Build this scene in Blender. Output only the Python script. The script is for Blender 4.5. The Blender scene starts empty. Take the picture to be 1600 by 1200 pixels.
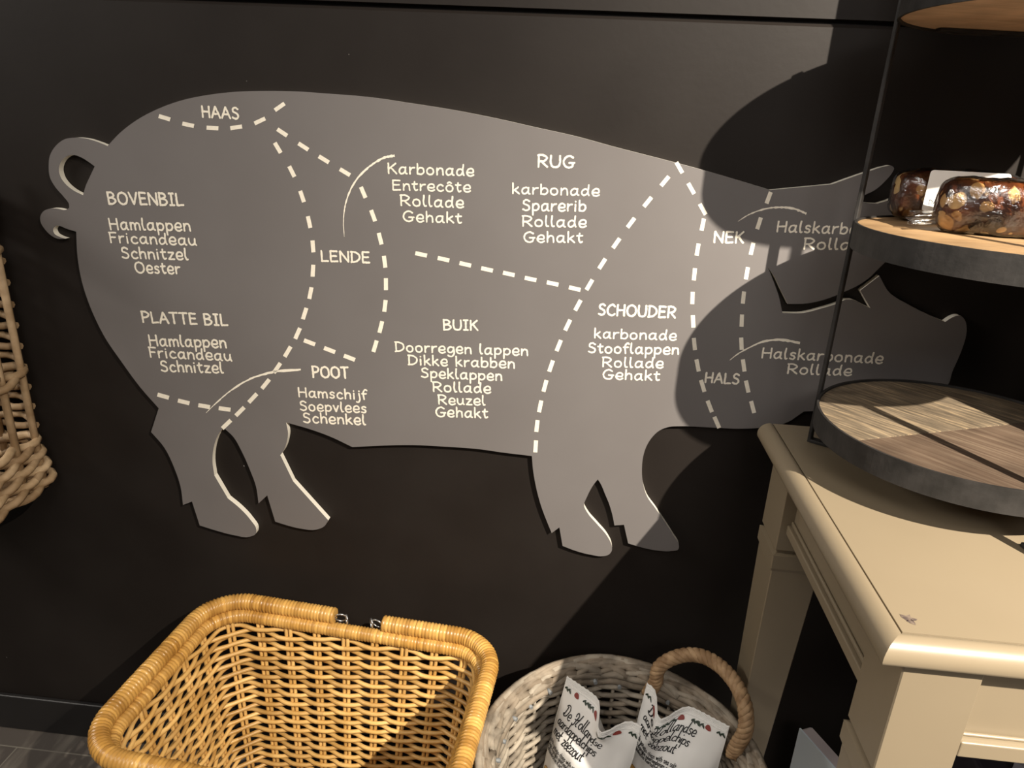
import bpy, math, random
from mathutils import Vector, Matrix, noise
from mathutils.geometry import tessellate_polygon
random.seed(7)
scn = bpy.context.scene
COL = scn.collection
PI = math.pi

# ------------------------------------------------------------------ camera
F_PX = 1115.0
CAM = Vector((0.0, -1.10435, 1.30))
YAW, PITCH, ROLL = -0.07964372, 0.35735828, 0.04795361
fw = Vector((math.sin(YAW)*math.cos(PITCH), math.cos(YAW)*math.cos(PITCH), -math.sin(PITCH)))
_r = Vector((math.cos(YAW), -math.sin(YAW), 0.0)); _u = _r.cross(fw)
rt = _r*math.cos(ROLL) + _u*math.sin(ROLL)
up = -_r*math.sin(ROLL) + _u*math.cos(ROLL)
cd = bpy.data.cameras.new('camera'); cam = bpy.data.objects.new('camera', cd); COL.objects.link(cam)
cd.sensor_width = 36.0; cd.sensor_fit = 'HORIZONTAL'; cd.lens = F_PX/1600.0*36.0; cd.clip_start = 0.02
M = Matrix.Identity(4)
for i in range(3):
    M[i][0] = rt[i]; M[i][1] = up[i]; M[i][2] = -fw[i]; M[i][3] = CAM[i]
cam.matrix_world = M
scn.camera = cam

# ------------------------------------------------------------------ world, lamps, exposure
w = bpy.data.worlds.new('world'); scn.world = w; w.use_nodes = True
bg = w.node_tree.nodes['Background']; bg.inputs[0].default_value = (1.0, 0.93, 0.86, 1); bg.inputs[1].default_value = 0.09

def lamp(name, kind, loc, target, energy, color, **kw):
    d = bpy.data.lights.new(name, kind); d.energy = energy; d.color = color
    for k, v in kw.items(): setattr(d, k, v)
    o = bpy.data.objects.new(name, d); COL.objects.link(o); o.location = loc
    o.rotation_euler = (Vector(target)-Vector(loc)).to_track_quat('-Z', 'Y').to_euler()
    return o
# ceiling spotlight to the right of the table
lamp('ceiling_spotlight', 'SPOT', (1.137, -1.670, 2.342), (1.615, -0.191, 0.882), 750.0, (1.0, 0.90, 0.76),
     spot_size=2.25, spot_blend=0.886, shadow_soft_size=0.012)
# soft fill lamps, added to lift the shaded and left-facing sides
lamp('fill_lamp', 'AREA', (-0.25, -1.9, 2.6), (-0.1, -0.3, 0.6), 15.0, (1.0, 0.93, 0.86), shape='RECTANGLE', size=1.2, size_y=0.5)
lamp('fill_lamp', 'AREA', (0.5, -2.9, 2.55), (0.3, -0.2, 0.6), 20.0, (1.0, 0.95, 0.90), shape='RECTANGLE', size=1.0, size_y=0.5)
lamp('fill_lamp', 'AREA', (-2.5, -0.75, 2.2), (0.3, -0.45, 0.5), 31.0, (1.0, 0.93, 0.84), shape='RECTANGLE', size=0.8, size_y=0.5)

scn.view_settings.view_transform = 'Standard'
scn.view_settings.look = 'None'
scn.view_settings.gamma = 1.0
scn.view_settings.use_curve_mapping = False
scn.view_settings.exposure = 0.0

# ------------------------------------------------------------------ picture point -> point on a plane of the room
def ray(x, y): return fw + rt*((x-800.0)/F_PX) - up*((y-600.0)/F_PX)
def at_y(x, y, Y):
    d = ray(x, y); return CAM + d*((Y-CAM.y)/d.y)
def at_z(x, y, Z):
    d = ray(x, y); return CAM + d*((Z-CAM.z)/d.z)

# ------------------------------------------------------------------ materials
def mat(name, c1, c2=None, rough=0.5, spec=0.4, scale=(8, 8, 8), detail=4.0, bump=0.0, bscale=60.0,
        tone=False, coat=0.0, lo=0.35, hi=0.65, metallic=0.0):
    m = bpy.data.materials.new(name); m.use_nodes = True
    nt = m.node_tree; N = nt.nodes; Lk = nt.links; b = N['Principled BSDF']
    b.inputs['Roughness'].default_value = rough; b.inputs['Specular IOR Level'].default_value = spec
    b.inputs['Metallic'].default_value = metallic
    b.inputs['Coat Weight'].default_value = coat; b.inputs['Coat Roughness'].default_value = 0.25
    tc = N.new('ShaderNodeTexCoord'); mp = N.new('ShaderNodeMapping'); mp.inputs['Scale'].default_value = scale
    Lk.new(tc.outputs['Object'], mp.inputs[0])
    nz = N.new('ShaderNodeTexNoise'); nz.inputs['Scale'].default_value = 1.0; nz.inputs['Detail'].default_value = detail
    Lk.new(mp.outputs[0], nz.inputs['Vector'])
    rp = N.new('ShaderNodeValToRGB'); rp.color_ramp.elements[0].position = lo; rp.color_ramp.elements[1].position = hi
    rp.color_ramp.elements[0].color = (*c1, 1); rp.color_ramp.elements[1].color = (*(c2 or c1), 1)
    Lk.new(nz.outputs['Fac'], rp.inputs[0])
    out = rp.outputs[0]
    if tone:
        at = N.new('ShaderNodeAttribute'); at.attribute_name = 'tone'
        mx = N.new('ShaderNodeMix'); mx.data_type = 'RGBA'; mx.blend_type = 'MULTIPLY'; mx.inputs[0].default_value = 1.0
        cr = N.new('ShaderNodeValToRGB')
        cr.color_ramp.elements[0].color = (0.52, 0.44, 0.36, 1); cr.color_ramp.elements[1].color = (1.15, 1.15, 1.12, 1)
        Lk.new(at.outputs['Fac'], cr.inputs[0]); Lk.new(out, mx.inputs[6]); Lk.new(cr.outputs[0], mx.inputs[7]); out = mx.outputs[2]
    Lk.new(out, b.inputs['Base Color'])
    if bump:
        n2 = N.new('ShaderNodeTexNoise'); n2.inputs['Scale'].default_value = bscale; n2.inputs['Detail'].default_value = 5
        Lk.new(tc.outputs['Object'], n2.inputs['Vector'])
        bp = N.new('ShaderNodeBump'); bp.inputs['Strength'].default_value = bump; bp.inputs['Distance'].default_value = 0.002
        Lk.new(n2.outputs['Fac'], bp.inputs['Height']); Lk.new(bp.outputs[0], b.inputs['Normal'])
    return m

M_WALL = mat('black_wall_paint', (0.0140, 0.0110, 0.0094), (0.0174, 0.0141, 0.0122), rough=0.52, spec=0.17, scale=(6, 6, 6), bump=0.07, bscale=90)
def specks(m, scale, size, col):
    nt = m.node_tree; N = nt.nodes; Lk = nt.links; b = N['Principled BSDF']; src = b.inputs['Base Color'].links[0].from_socket
    tc = N.new('ShaderNodeTexCoord'); vo = N.new('ShaderNodeTexVoronoi'); vo.inputs['Scale'].default_value = scale
    Lk.new(tc.outputs['Object'], vo.inputs['Vector'])
    sp_ = N.new('ShaderNodeSeparateColor'); Lk.new(vo.outputs['Color'], sp_.inputs[0])
    a = N.new('ShaderNodeMath'); a.operation = 'MULTIPLY'; a.inputs[1].default_value = size; Lk.new(sp_.outputs[0], a.inputs[0])
    lt = N.new('ShaderNodeMath'); lt.operation = 'LESS_THAN'; Lk.new(vo.outputs['Distance'], lt.inputs[0]); Lk.new(a.outputs[0], lt.inputs[1])
    mx = N.new('ShaderNodeMix'); mx.data_type = 'RGBA'; Lk.new(lt.outputs[0], mx.inputs[0]); Lk.new(src, mx.inputs[6]); mx.inputs[7].default_value = (*col, 1)
    Lk.new(mx.outputs[2], b.inputs['Base Color'])
specks(M_WALL, 16.0, 0.022, (0.16, 0.15, 0.14))
M_BASE = mat('black_baseboard_paint', (0.010, 0.009, 0.009), (0.013, 0.012, 0.012), rough=0.38, spec=0.45, bump=0.05)
M_CEIL = mat('ceiling_paint', (0.25, 0.24, 0.22), rough=0.8)
M_PIG = mat('grey_panel_paint', (0.150, 0.138, 0.134), (0.162, 0.150, 0.146), rough=0.48, spec=0.35, scale=(5, 5, 5))
M_EDGE = mat('pale_panel_edge', (0.80, 0.76, 0.66), (0.84, 0.80, 0.70), rough=0.6)
M_CHALK = mat('cream_lettering', (0.80, 0.74, 0.62), (0.86, 0.80, 0.68), rough=0.7, scale=(300, 300, 300))
M_RATTAN = mat('yellow_rattan', (0.58, 0.345, 0.105), (0.76, 0.50, 0.19), rough=0.38, spec=0.45, scale=(26, 26, 26), tone=True, bump=0.12, bscale=220)
M_WRAP = mat('rattan_wrap', (0.48, 0.25, 0.055), (0.70, 0.42, 0.125), rough=0.30, spec=0.5, scale=(14, 14, 14), tone=True, bump=0.1, bscale=200)
M_GREYW = mat('grey_willow', (0.19, 0.165, 0.135), (0.42, 0.37, 0.305), rough=0.65, spec=0.25, scale=(30, 30, 30), tone=True, bump=0.25, bscale=260)
M_ROPE = mat('brown_rope', (0.30, 0.19, 0.105), (0.50, 0.345, 0.205), rough=0.6, spec=0.25, scale=(60, 60, 60), tone=True, bump=0.25, bscale=260)
M_KUBU = mat('tan_wicker', (0.34, 0.23, 0.13), (0.52, 0.38, 0.24), rough=0.55, spec=0.3, scale=(30, 30, 30), tone=True, bump=0.2, bscale=220)
M_PEG = mat('peg_grey', (0.17, 0.18, 0.185), (0.25, 0.26, 0.265), rough=0.5)
M_WIRE = mat('steel_wire', (0.55, 0.55, 0.55), rough=0.3, metallic=0.9)
M_CREAM = mat('cream_furniture_paint', (0.228, 0.183, 0.122), (0.243, 0.196, 0.132), rough=0.36, spec=0.45, scale=(4, 4, 4), bump=0.05, bscale=70)
M_CHIP = mat('bare_chip', (0.07, 0.05, 0.045), (0.17, 0.13, 0.10), rough=0.7, scale=(200, 200, 200))
M_IRON = mat('black_iron', (0.012, 0.011, 0.010), (0.026, 0.0235, 0.022), rough=0.58, spec=0.4, scale=(40, 40, 40), bump=0.15, bscale=150)
M_BAG = mat('white_bag_film', (0.78, 0.77, 0.745), (0.82, 0.81, 0.785), rough=0.34, spec=0.5, scale=(6, 6, 6), bump=0.04, bscale=30)
M_INK = mat('black_ink', (0.012, 0.012, 0.014), rough=0.5)
M_RED = mat('red_print', (0.22, 0.028, 0.02), rough=0.5)
M_LEAF = mat('dark_green_print', (0.02, 0.035, 0.022), rough=0.5)
M_CRISP = mat('crisp_print', (0.55, 0.30, 0.07), (0.75, 0.50, 0.18), rough=0.5, scale=(90, 90, 90))
M_BROWNP = mat('brown_print', (0.25, 0.12, 0.03), rough=0.5)
M_LABEL = mat('white_label', (0.82, 0.80, 0.76), rough=0.5)
M_BLUE = mat('pale_blue_card', (0.74, 0.82, 0.88), (0.80, 0.87, 0.91), rough=0.45)
M_BLUE2 = mat('mauve_card', (0.58, 0.50, 0.50), (0.64, 0.56, 0.55), rough=0.45)
M_CRATE = mat('black_plastic', (0.012, 0.010, 0.014), (0.018, 0.015, 0.02), rough=0.4)
M_GREYP = mat('grey_card', (0.17, 0.16, 0.18), rough=0.5)

def wood(name, cols, direction, stretch=1.0):
    m = bpy.data.materials.new(name); m.use_nodes = True
    nt = m.node_tree; N = nt.nodes; Lk = nt.links; b = N['Principled BSDF']
    b.inputs['Roughness'].default_value = 0.6; b.inputs['Specular IOR Level'].default_value = 0.3
    tc = N.new('ShaderNodeTexCoord'); mp = N.new('ShaderNodeMapping'); mp.vector_type = 'TEXTURE'
    mp.inputs['Rotation'].default_value = (0, 0, direction); mp.inputs['Scale'].default_value = (0.12*stretch, 0.0055, 0.05)
    Lk.new(tc.outputs['Object'], mp.inputs[0])
    nz = N.new('ShaderNodeTexNoise'); nz.inputs['Scale'].default_value = 1.0; nz.inputs['Detail'].default_value = 8; nz.inputs['Roughness'].default_value = 0.68
    Lk.new(mp.outputs[0], nz.inputs['Vector'])
    rp = N.new('ShaderNodeValToRGB'); els = rp.color_ramp.elements
    while len(els) < len(cols): els.new(0.5)
    for e, (p, c) in zip(els, cols): e.position = p; e.color = (*c, 1)
    Lk.new(nz.outputs['Fac'], rp.inputs[0])
    n3 = N.new('ShaderNodeTexNoise'); n3.inputs['Scale'].default_value = 14; n3.inputs['Detail'].default_value = 3
    Lk.new(tc.outputs['Object'], n3.inputs['Vector'])
    r3 = N.new('ShaderNodeValToRGB'); r3.color_ramp.elements[0].position = 0.35; r3.color_ramp.elements[1].position = 0.65
    r3.color_ramp.elements[0].color = (0.72, 0.70, 0.68, 1); r3.color_ramp.elements[1].color = (1.1, 1.08, 1.05, 1)
    Lk.new(n3.outputs['Fac'], r3.inputs[0])
    mx = N.new('ShaderNodeMix'); mx.data_type = 'RGBA'; mx.blend_type = 'MULTIPLY'; mx.inputs[0].default_value = 1.0
    Lk.new(rp.outputs[0], mx.inputs[6]); Lk.new(r3.outputs[0], mx.inputs[7]); Lk.new(mx.outputs[2], b.inputs['Base Color'])
    bp = N.new('ShaderNodeBump'); bp.inputs['Strength'].default_value = 0.3; bp.inputs['Distance'].default_value = 0.001
    Lk.new(nz.outputs['Fac'], bp.inputs['Height']); Lk.new(bp.outputs[0], b.inputs['Normal'])
    return m
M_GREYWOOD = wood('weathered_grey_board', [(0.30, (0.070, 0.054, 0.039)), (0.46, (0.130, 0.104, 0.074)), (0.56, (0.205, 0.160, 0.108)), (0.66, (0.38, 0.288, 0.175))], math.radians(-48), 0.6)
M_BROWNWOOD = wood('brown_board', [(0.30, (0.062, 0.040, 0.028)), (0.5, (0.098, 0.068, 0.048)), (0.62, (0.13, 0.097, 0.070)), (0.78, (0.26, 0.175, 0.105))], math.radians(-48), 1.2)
M_PALEWOOD = wood('pale_plank', [(0.30, (0.28, 0.175, 0.085)), (0.55, (0.36, 0.235, 0.122)), (0.75, (0.42, 0.285, 0.155))], math.radians(10), 2.0)
M_BOUNCEWOOD = wood('bounce_lit_plank', [(0.30, (0.52, 0.37, 0.24)), (0.55, (0.62, 0.45, 0.30)), (0.75, (0.70, 0.53, 0.36))], math.radians(10), 2.0)  # pale plank with bounce light on the top underside put into its colour

def floor_mat():
    m = bpy.data.materials.new('grey_stone_tiles'); m.use_nodes = True
    nt = m.node_tree; N = nt.nodes; Lk = nt.links; b = N['Principled BSDF']; b.inputs['Roughness'].default_value = 0.5
    tc = N.new('ShaderNodeTexCoord')
    br = N.new('ShaderNodeTexBrick'); br.inputs['Scale'].default_value = 1.0
    br.inputs['Brick Width'].default_value = 0.9; br.inputs['Row Height'].default_value = 0.12; br.inputs['Mortar Size'].default_value = 0.0015
    br.inputs['Color1'].default_value = (0.060, 0.050, 0.043, 1); br.inputs['Color2'].default_value = (0.078, 0.066, 0.056, 1); br.inputs['Mortar'].default_value = (0.16, 0.145, 0.12, 1)
    mp0 = N.new('ShaderNodeMapping'); mp0.inputs['Location'].default_value = (0.2, 0.055, 0)
    Lk.new(tc.outputs['Object'], mp0.inputs[0]); Lk.new(mp0.outputs[0], br.inputs['Vector'])
    mp = N.new('ShaderNodeMapping'); mp.inputs['Scale'].default_value = (26, 5, 1); mp.inputs['Rotation'].default_value = (0, 0, 0.25)
    Lk.new(tc.outputs['Object'], mp.inputs[0])
    nz = N.new('ShaderNodeTexNoise'); nz.inputs['Scale'].default_value = 1.0; nz.inputs['Detail'].default_value = 5
    Lk.new(mp.outputs[0], nz.inputs['Vector'])
    rp = N.new('ShaderNodeValToRGB'); rp.color_ramp.elements[0].position = 0.52; rp.color_ramp.elements[1].position = 0.68
    rp.color_ramp.elements[0].color = (0, 0, 0, 1); rp.color_ramp.elements[1].color = (0.75, 0.75, 0.75, 1)
    Lk.new(nz.outputs['Fac'], rp.inputs[0])
    mx = N.new('ShaderNodeMix'); mx.data_type = 'RGBA'; Lk.new(rp.outputs[0], mx.inputs[0])
    Lk.new(br.outputs['Color'], mx.inputs[6]); mx.inputs[7].default_value = (0.17, 0.15, 0.125, 1)
    Lk.new(mx.outputs[2], b.inputs['Base Color'])
    return m

def loaf_mat():
    m = bpy.data.materials.new('date_and_nut_paste'); m.use_nodes = True
    nt = m.node_tree; N = nt.nodes; Lk = nt.links; b = N['Principled BSDF']; b.inputs['Roughness'].default_value = 0.25
    tc = N.new('ShaderNodeTexCoord')
    n0 = N.new('ShaderNodeTexNoise'); n0.inputs['Scale'].default_value = 40; n0.inputs['Detail'].default_value = 2
    Lk.new(tc.outputs['Object'], n0.inputs['Vector'])
    add = N.new('ShaderNodeVectorMath'); add.operation = 'MULTIPLY_ADD'; add.inputs[1].default_value = (0.012, 0.012, 0.012)
    Lk.new(n0.outputs['Color'], add.inputs[0]); Lk.new(tc.outputs['Object'], add.inputs[2])
    vo = N.new('ShaderNodeTexVoronoi'); vo.inputs['Scale'].default_value = 58; Lk.new(add.outputs[0], vo.inputs['Vector'])
    sep = N.new('ShaderNodeSeparateColor'); Lk.new(vo.outputs['Color'], sep.inputs[0])
    th = N.new('ShaderNodeMath'); th.operation = 'MULTIPLY_ADD'; th.inputs[1].default_value = 0.95; th.inputs[2].default_value = -0.12
    Lk.new(sep.outputs[0], th.inputs[0])
    lt = N.new('ShaderNodeMath'); lt.operation = 'SUBTRACT'; Lk.new(th.outputs[0], lt.inputs[0]); Lk.new(vo.outputs['Distance'], lt.inputs[1])
    rp = N.new('ShaderNodeValToRGB'); rp.color_ramp.elements[0].position = 0.0; rp.color_ramp.elements[1].position = 0.06
    rp.color_ramp.elements[0].color = (0, 0, 0, 1)
    Lk.new(lt.outputs[0], rp.inputs[0])
    n1 = N.new('ShaderNodeTexNoise'); n1.inputs['Scale'].default_value = 30; n1.inputs['Detail'].default_value = 4; Lk.new(tc.outputs['Object'], n1.inputs['Vector'])
    r1 = N.new('ShaderNodeValToRGB'); r1.color_ramp.elements[0].position = 0.35; r1.color_ramp.elements[1].position = 0.7
    r1.color_ramp.elements[0].color = (0.022, 0.007, 0.004, 1); r1.color_ramp.elements[1].color = (0.19, 0.052, 0.014, 1)
    Lk.new(n1.outputs['Fac'], r1.inputs[0])
    r2 = N.new('ShaderNodeValToRGB'); r2.color_ramp.elements[0].color = (0.42, 0.22, 0.07, 1); r2.color_ramp.elements[1].color = (0.70, 0.50, 0.25, 1)
    Lk.new(sep.outputs[1], r2.inputs[0])
    mx = N.new('ShaderNodeMix'); mx.data_type = 'RGBA'; Lk.new(rp.outputs[0], mx.inputs[0]); Lk.new(r1.outputs[0], mx.inputs[6]); Lk.new(r2.outputs[0], mx.inputs[7])
    Lk.new(mx.outputs[2], b.inputs['Base Color'])
    bp = N.new('ShaderNodeBump'); bp.inputs['Strength'].default_value = 0.6; bp.inputs['Distance'].default_value = 0.004
    Lk.new(n1.outputs['Fac'], bp.inputs['Height']); Lk.new(bp.outputs[0], b.inputs['Normal'])
    return m

def film_mat():
    m = bpy.data.materials.new('clear_food_film'); m.use_nodes = True
    nt = m.node_tree; N = nt.nodes; Lk = nt.links
    N.remove(N['Principled BSDF'])
    tr = N.new('ShaderNodeBsdfTransparent'); tr.inputs[0].default_value = (0.97, 0.96, 0.94, 1)
    gl = N.new('ShaderNodeBsdfGlossy'); gl.inputs['Roughness'].default_value = 0.16; gl.inputs[0].default_value = (1, 1, 1, 1)
    tc = N.new('ShaderNodeTexCoord'); nz = N.new('ShaderNodeTexNoise'); nz.inputs['Scale'].default_value = 55; nz.inputs['Detail'].default_value = 4
    Lk.new(tc.outputs['Object'], nz.inputs['Vector'])
    bp = N.new('ShaderNodeBump'); bp.inputs['Strength'].default_value = 0.8; bp.inputs['Distance'].default_value = 0.006
    Lk.new(nz.outputs['Fac'], bp.inputs['Height']); Lk.new(bp.outputs[0], gl.inputs['Normal'])
    fr = N.new('ShaderNodeFresnel'); fr.inputs['IOR'].default_value = 1.45; Lk.new(bp.outputs[0], fr.inputs['Normal'])
    ad = N.new('ShaderNodeMath'); ad.operation = 'ADD'; ad.inputs[1].default_value = 0.035; Lk.new(fr.outputs[0], ad.inputs[0])
    ms = N.new('ShaderNodeMixShader'); Lk.new(ad.outputs[0], ms.inputs[0]); Lk.new(tr.outputs[0], ms.inputs[1]); Lk.new(gl.outputs[0], ms.inputs[2])
    Lk.new(ms.outputs[0], N['Material Output'].inputs[0])
    return m
M_LOAF, M_FILM = loaf_mat(), film_mat()

# ------------------------------------------------------------------ mesh helpers
class MB:
    def __init__(s): s.v = []; s.f = []; s.t = []; s.m = []; s.s = []
    def face(s, idx, tone=0.7, mi=0, smooth=True):
        s.f.append(tuple(idx)); s.t.append(tone); s.m.append(mi); s.s.append(smooth)
    def add(s, verts, faces, tone=0.7, mi=0, smooth=False):
        b = len(s.v); s.v.extend([tuple(v) for v in verts])
        for f in faces: s.face([i+b for i in f], tone, mi, smooth)
    def box(s, lo, hi, mi=0, bev=0.0):
        (x0, y0, z0), (x1, y1, z1) = lo, hi
        s.add([(x0,y0,z0),(x1,y0,z0),(x1,y1,z0),(x0,y1,z0),(x0,y0,z1),(x1,y0,z1),(x1,y1,z1),(x0,y1,z1)],
              [(0,3,2,1),(4,5,6,7),(0,1,5,4),(1,2,6,5),(2,3,7,6),(3,0,4,7)], mi=mi)
    def tube(s, pts, rad, n=6, closed=False, tone=0.7, tones=None, mi=0, ref=None, caps=True):
        P = [Vector(p) for p in pts]; k = len(P)
        if k < 2: return
        base = len(s.v); prev = None
        for i in range(k):
            if closed: t = P[(i+1) % k]-P[i-1]
            else: t = P[min(i+1, k-1)]-P[max(i-1, 0)]
            if t.length < 1e-9: t = Vector((0, 0, 1))
            t.normalize()
            if ref is not None: a = Vector(ref)-t*t.dot(Vector(ref))
            else:
                a = (prev - t*t.dot(prev)) if prev is not None else (Vector((0, 0, 1))-t*t.z if abs(t.z) < 0.8 else Vector((1, 0, 0))-t*t.x)
            a.normalize(); prev = a; b = t.cross(a)
            r = rad[i] if isinstance(rad, (list, tuple)) else rad
            for j in range(n):
                th = 2*PI*j/n; q = P[i] + a*(r*math.cos(th)) + b*(r*math.sin(th)); s.v.append((q.x, q.y, q.z))
        for i in range(k if closed else k-1):
            o0 = base+i*n; o1 = base+((i+1) % k)*n; tn = tones[i] if tones else tone
            for j in range(n): s.face((o0+j, o0+(j+1) % n, o1+(j+1) % n, o1+j), tn, mi)
        if not closed and caps:
            s.face([base+j for j in range(n)][::-1], tone, mi, False); s.face([base+(k-1)*n+j for j in range(n)], tone, mi, False)
    def prism(s, poly, d, mi=0, side_mi=None, tone=0.7):
        """poly: list of 3D points (planar), extruded by vector d."""
        P = [Vector(p) for p in poly]; d = Vector(d); n = len(P); b = len(s.v)
        s.v.extend([tuple(p) for p in P]); s.v.extend([tuple(p+d) for p in P])
        for t in tessellate_polygon([P]):
            s.face([b+i for i in t], tone, mi, False); s.face([b+n+i for i in t][::-1], tone, mi, False)
        for i in range(n):
            j = (i+1) % n; s.face((b+i, b+j, b+n+j, b+n+i), tone, mi if side_mi is None else side_mi, False)
    def build(s, name, mats, parent=None, recalc=False):
        me = bpy.data.meshes.new(name); me.from_pydata(s.v, [], s.f)
        for m in (mats if isinstance(mats, (list, tuple)) else [mats]): me.materials.append(m)
        me.polygons.foreach_set('material_index', s.m); me.polygons.foreach_set('use_smooth', s.s)
        a = me.attributes.new('tone', 'FLOAT', 'FACE'); a.data.foreach_set('value', s.t)
        me.update()
        if recalc:
            import bmesh
            bm = bmesh.new(); bm.from_mesh(me); bmesh.ops.recalc_face_normals(bm, faces=bm.faces); bm.to_mesh(me); bm.free()
        o = bpy.data.objects.new(name, me); COL.objects.link(o)
        if parent is not None:
            o.parent = parent; o.matrix_parent_inverse = Matrix.Translation(parent.location).inverted() if parent.type == 'EMPTY' else Matrix.Identity(4)
        return o

def tag(o, label, cat, group=None):
    o['label'] = label; o['category'] = cat
    if group: o['group'] = group
    return o
def thing(name, loc, label, cat, group=None):
    o = bpy.data.objects.new(name, None); o.empty_display_size = 0.05; COL.objects.link(o); o.location = loc
    return tag(o, label, cat, group)
def structure(o): o['kind'] = 'structure'; return o
def bevel(o, w, seg=2):
    md = o.modifiers.new('bevel', 'BEVEL'); md.width = w; md.segments = seg; md.limit_method = 'ANGLE'; md.angle_limit = math.radians(35)
    return o

def smooth_path(P, sub=6, closed=False, corner=None):
    """Catmull-Rom through 2D/3D points; points whose turn exceeds corner degrees stay sharp."""
    P = [Vector(p) for p in P]; n = len(P); out = []
    def tang(i):
        a, b, c = P[(i-1) % n], P[i], P[(i+1) % n]
        if not closed and i == 0: return (c-b), (c-b)
        if not closed and i == n-1: return (b-a), (b-a)
        if corner is not None and i in corner: return (b-a), (c-b)
        l1, l2 = (b-a).length, (c-b).length
        d = ((b-a)/max(l1, 1e-9)*l2 + (c-b)/max(l2, 1e-9)*l1)/max(l1+l2, 1e-9)
        return d*l1, d*l2
    for i in range(n if closed else n-1):
        j = (i+1) % n; m0 = tang(i)[1]; m1 = tang(j)[0]
        for k in range(sub):
            t = k/sub; t2 = t*t; t3 = t2*t
            out.append(P[i]*(2*t3-3*t2+1) + m0*(t3-2*t2+t) + P[j]*(-2*t3+3*t2) + m1*(t3-t2))
    if not closed: out.append(P[-1])
    return out

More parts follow.
